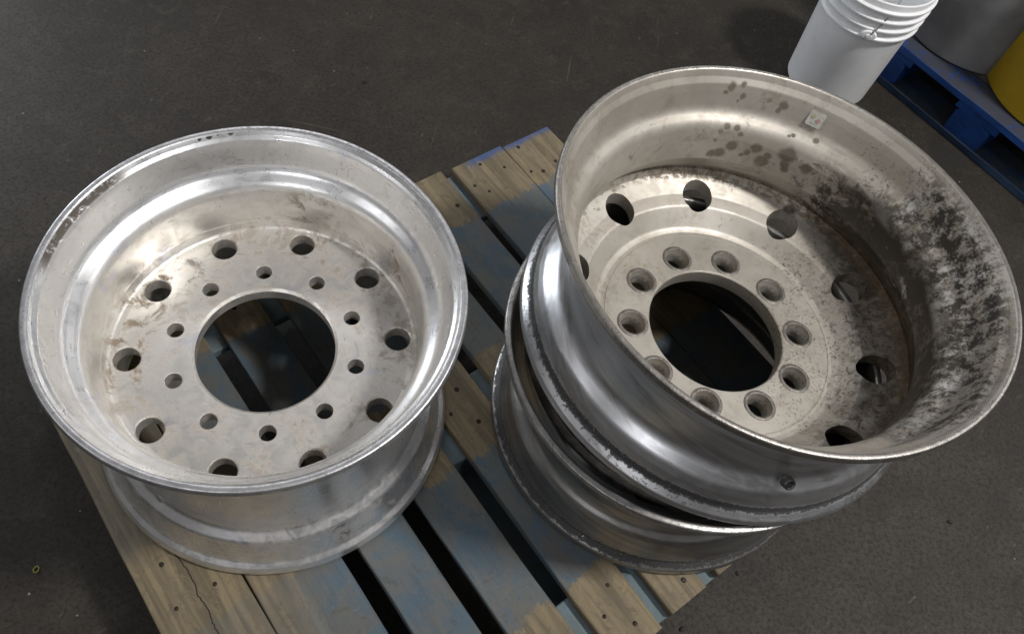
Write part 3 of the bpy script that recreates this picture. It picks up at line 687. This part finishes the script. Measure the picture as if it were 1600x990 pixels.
def make_white_pail():
    root = empty('plastic_pail', (1.10, 1.36, 0))
    tag(root, 'white plastic pail with ribbed collar standing on the concrete floor', 'pail')
    m = NT('white_plastic'); n = m.noise(m.obj, 14, 5, .6); f = m.noise(m.obj, 120, 4, .6)
    b = m.mix(m.step(n, .35, .7), (0.86, 0.87, 0.89), (0.80, 0.81, 0.83))
    b = m.mix(m.mul(m.step(m.noise(m.obj, 55, 4, .6), .66, .72), .4), b, (0.40, 0.39, 0.38))
    Mw = m.out(b, .38, 0, m.bump(f, .08, .001)); m.bsdf.inputs['Subsurface Weight'].default_value = .12
    m.bsdf.inputs['Subsurface Radius'].default_value = (.01, .01, .01)
    r0 = .110; t = .04
    R = lambda z: r0 + t * z
    zt = .345; z1 = .242
    P = [(.0, .004), (R(0) - .012, .004), (R(0) - .004, 0), (R(.01), .008), (R(z1 - .004), z1 - .004), (R(z1) + .0095, z1 - .002), (R(z1) + .0100, z1 + .004), (R(z1) + .004, z1 + .007)]
    for k in range(3):
        za = z1 + .026 + k * .026
        P += [(R(za) + .003, za - .004), (R(za) + .0095, za - .002), (R(za) + .0100, za + .004), (R(za) + .003, za + .007)]
    P += [(R(zt) + .002, zt - .003), (R(zt), zt), (R(zt) - .003, zt - .001), (R(.02) - .003, .012), (0, .012)]
    bm = lathe([(max(r, .0005), z) for r, z in rounded(P, [0, 0, .003, .004, .002] + [.002] * (len(P) - 5), 3)], 120)
    mesh_obj('body', bm, Mw, root, 50)
    # bail ear and wire handle, turned towards the camera side
    a = math.radians(-97); c = Vector((math.cos(a), math.sin(a), 0)); ze = z1 + .013
    pos = c * (R(ze) + .006) + Vector((0, 0, ze))
    eb = cutter_bm([(0, 0, [(.019, -.006), (.019, .005), (.016, .008), (.007, .0085), (.006, .0115)])], 20)
    ear = mesh_obj('ear', eb, Mw, root, 40)
    ear.matrix_local = Matrix.Translation(pos) @ c.to_track_quat('Z', 'Y').to_matrix().to_4x4() @ Matrix.Diagonal((1, .7, 1, 1))
    def tube(pts, rad, seg=8):
        bm = bmesh.new(); rings = []
        for i, p in enumerate(pts):
            d = (pts[min(i + 1, len(pts) - 1)] - pts[max(i - 1, 0)]).normalized()
            q = d.to_track_quat('Z', 'Y').to_matrix()
            rings.append([bm.verts.new(p + q @ Vector((rad * math.cos(2 * PI * k / seg), rad * math.sin(2 * PI * k / seg), 0))) for k in range(seg)])
        for A, B in zip(rings, rings[1:]):
            for k in range(seg): bm.faces.new((A[k], A[(k + 1) % seg], B[(k + 1) % seg], B[k]))
        bm.faces.new(rings[0][::-1]); bm.faces.new(rings[-1]); bmesh.ops.recalc_face_normals(bm, faces=bm.faces)
        return bm
    s = Vector((-math.sin(a), math.cos(a), 0)); rr = R(ze) + .016
    pts = [Vector((0, 0, ze)) + c * (rr * math.cos(t)) + (s * .35 + Vector((0, 0, .94))).normalized() * (rr * .95 * math.sin(t)) for t in [PI * k / 40 for k in range(41)]]
    mesh_obj('handle', tube(pts, .0017), plain('steel_wire', (0.35, 0.35, 0.36), .4, .8), root, 60)
    return root

def drum(name, loc, r, h, mat, label, cat, hoops=(), taper=0.0):
    root = empty(name, loc); tag(root, label, cat)
    P = [(.001, .006), (r - .012, .006), (r - .006, 0), (r, .006)]
    for z in hoops: P += [(r + taper * z, z - .008), (r + taper * z + .006, z), (r + taper * z, z + .008)]
    P += [(r + taper * h, h - .012), (r + taper * h + .005, h - .004), (r + taper * h + .003, h), (r + taper * h - .004, h - .002), (r + taper * h - .006, h - .02), (.001, h - .02)]
    mesh_obj('body', lathe(rounded(P, [0, 0, .003, .004] + [.003] * (len(P) - 5) + [0], 3), 96), mat, root, 40)
    return root

floor = make_floor()
make_pallet(); make_left_wheel(); make_low_wheel(); make_top_wheel()
make_blue_pallet(); make_white_pail()
ZB = H - .010
gm = NT('grey_plastic'); gn = gm.noise(gm.obj, 10, 5, .6)
GREY = gm.out(gm.mix(gm.step(gn, .35, .7), (0.23, 0.23, 0.235), (0.16, 0.16, 0.165)), .55, 0, gm.bump(gn, .2, .003))
drum('grey_drum', (1.457, 1.545, ZB), .200, .62, GREY, 'tall dark grey drum standing on the blue pallet behind the white pail', 'drum', (.3,))
ym = NT('yellow_paint'); yn = ym.noise(ym.obj, 12, 5, .65)
yb = ym.mix(ym.step(yn, .35, .7), (0.50, 0.33, 0.010), (0.43, 0.275, 0.008))
chip = ym.mul(ym.step(ym.noise(ym.obj, 32, 5, .7, .8), .67, .70), 1.0)
YEL = ym.out(ym.mix(chip, yb, (0.02, 0.018, 0.012)), .5, 0, ym.bump(yn, .15, .002))
drum('yellow_drum', (1.682, 1.345, ZB), .212, .40, YEL, 'yellow drum with chipped paint standing on the blue pallet at the right edge', 'drum')
drum('black_pail', (1.80, 1.62, ZB), .13, .30, plain('black_plastic', (0.022, 0.022, 0.020), .45), 'black pail in the dark behind the yellow drum', 'pail')

# ------------------------------------------------------------------ bits on the floor
def chip_obj(loc, s, seed, mat, label, group=None):
    bm = bmesh.new(); bmesh.ops.create_icosphere(bm, subdivisions=2, radius=1)
    for v in bm.verts:
        k = 1 + .45 * mnoise.noise(v.co * 1.3 + Vector((seed * 4.1, 0, 0)))
        v.co = Vector((v.co.x * s * k, v.co.y * s * .7 * k, max(-.35, v.co.z) * s * .5 * k))
    o = mesh_obj('debris_chip', bm, mat, None, None, False); o.location = (loc[0], loc[1], s * .17); o.rotation_euler = (0, 0, seed)
    return tag(o, label, 'debris', group)
DK = plain('black_crumb', (0.018, 0.016, 0.014), .8, 0, 200)
chip_obj((.787, -.188), .0055, 1, DK, 'black crumb on the concrete just off the near right corner of the pallet')
chip_obj((.886, -.066), .0045, 2, DK, 'black crumb on the concrete right of the lower wheel flange')
chip_obj((1.313, .132), .0060, 3, DK, 'black crumb lying alone on the concrete at the lower right')
chip_obj((-.100, .964), .0075, 4, DK, 'black crumb on the open concrete above the bright wheel')
rb = bmesh.new(); n1, n2 = 28, 8; RR = []
for i in range(n1):
    a = 2 * PI * i / n1
    RR.append([rb.verts.new(((.0042 + .0012 * math.cos(2 * PI * j / n2)) * math.cos(a), (.0052 + .0012 * math.cos(2 * PI * j / n2)) * math.sin(a), .0012 + .0012 * math.sin(2 * PI * j / n2))) for j in range(n2)])
for i in range(n1):
    A, B = RR[i], RR[(i + 1) % n1]
    for j in range(n2): rb.faces.new((A[j], B[j], B[(j + 1) % n2], A[(j + 1) % n2]))
bmesh.ops.recalc_face_normals(rb, faces=rb.faces)
o = mesh_obj('rubber_ring', rb, plain('dull_yellow_rubber', (0.22, 0.20, 0.03), .6), None, None, True); o.location = (-.327, -.327, 0.0002)
tag(o, 'tiny dull yellow ring on the dark floor at the lower left', 'ring')
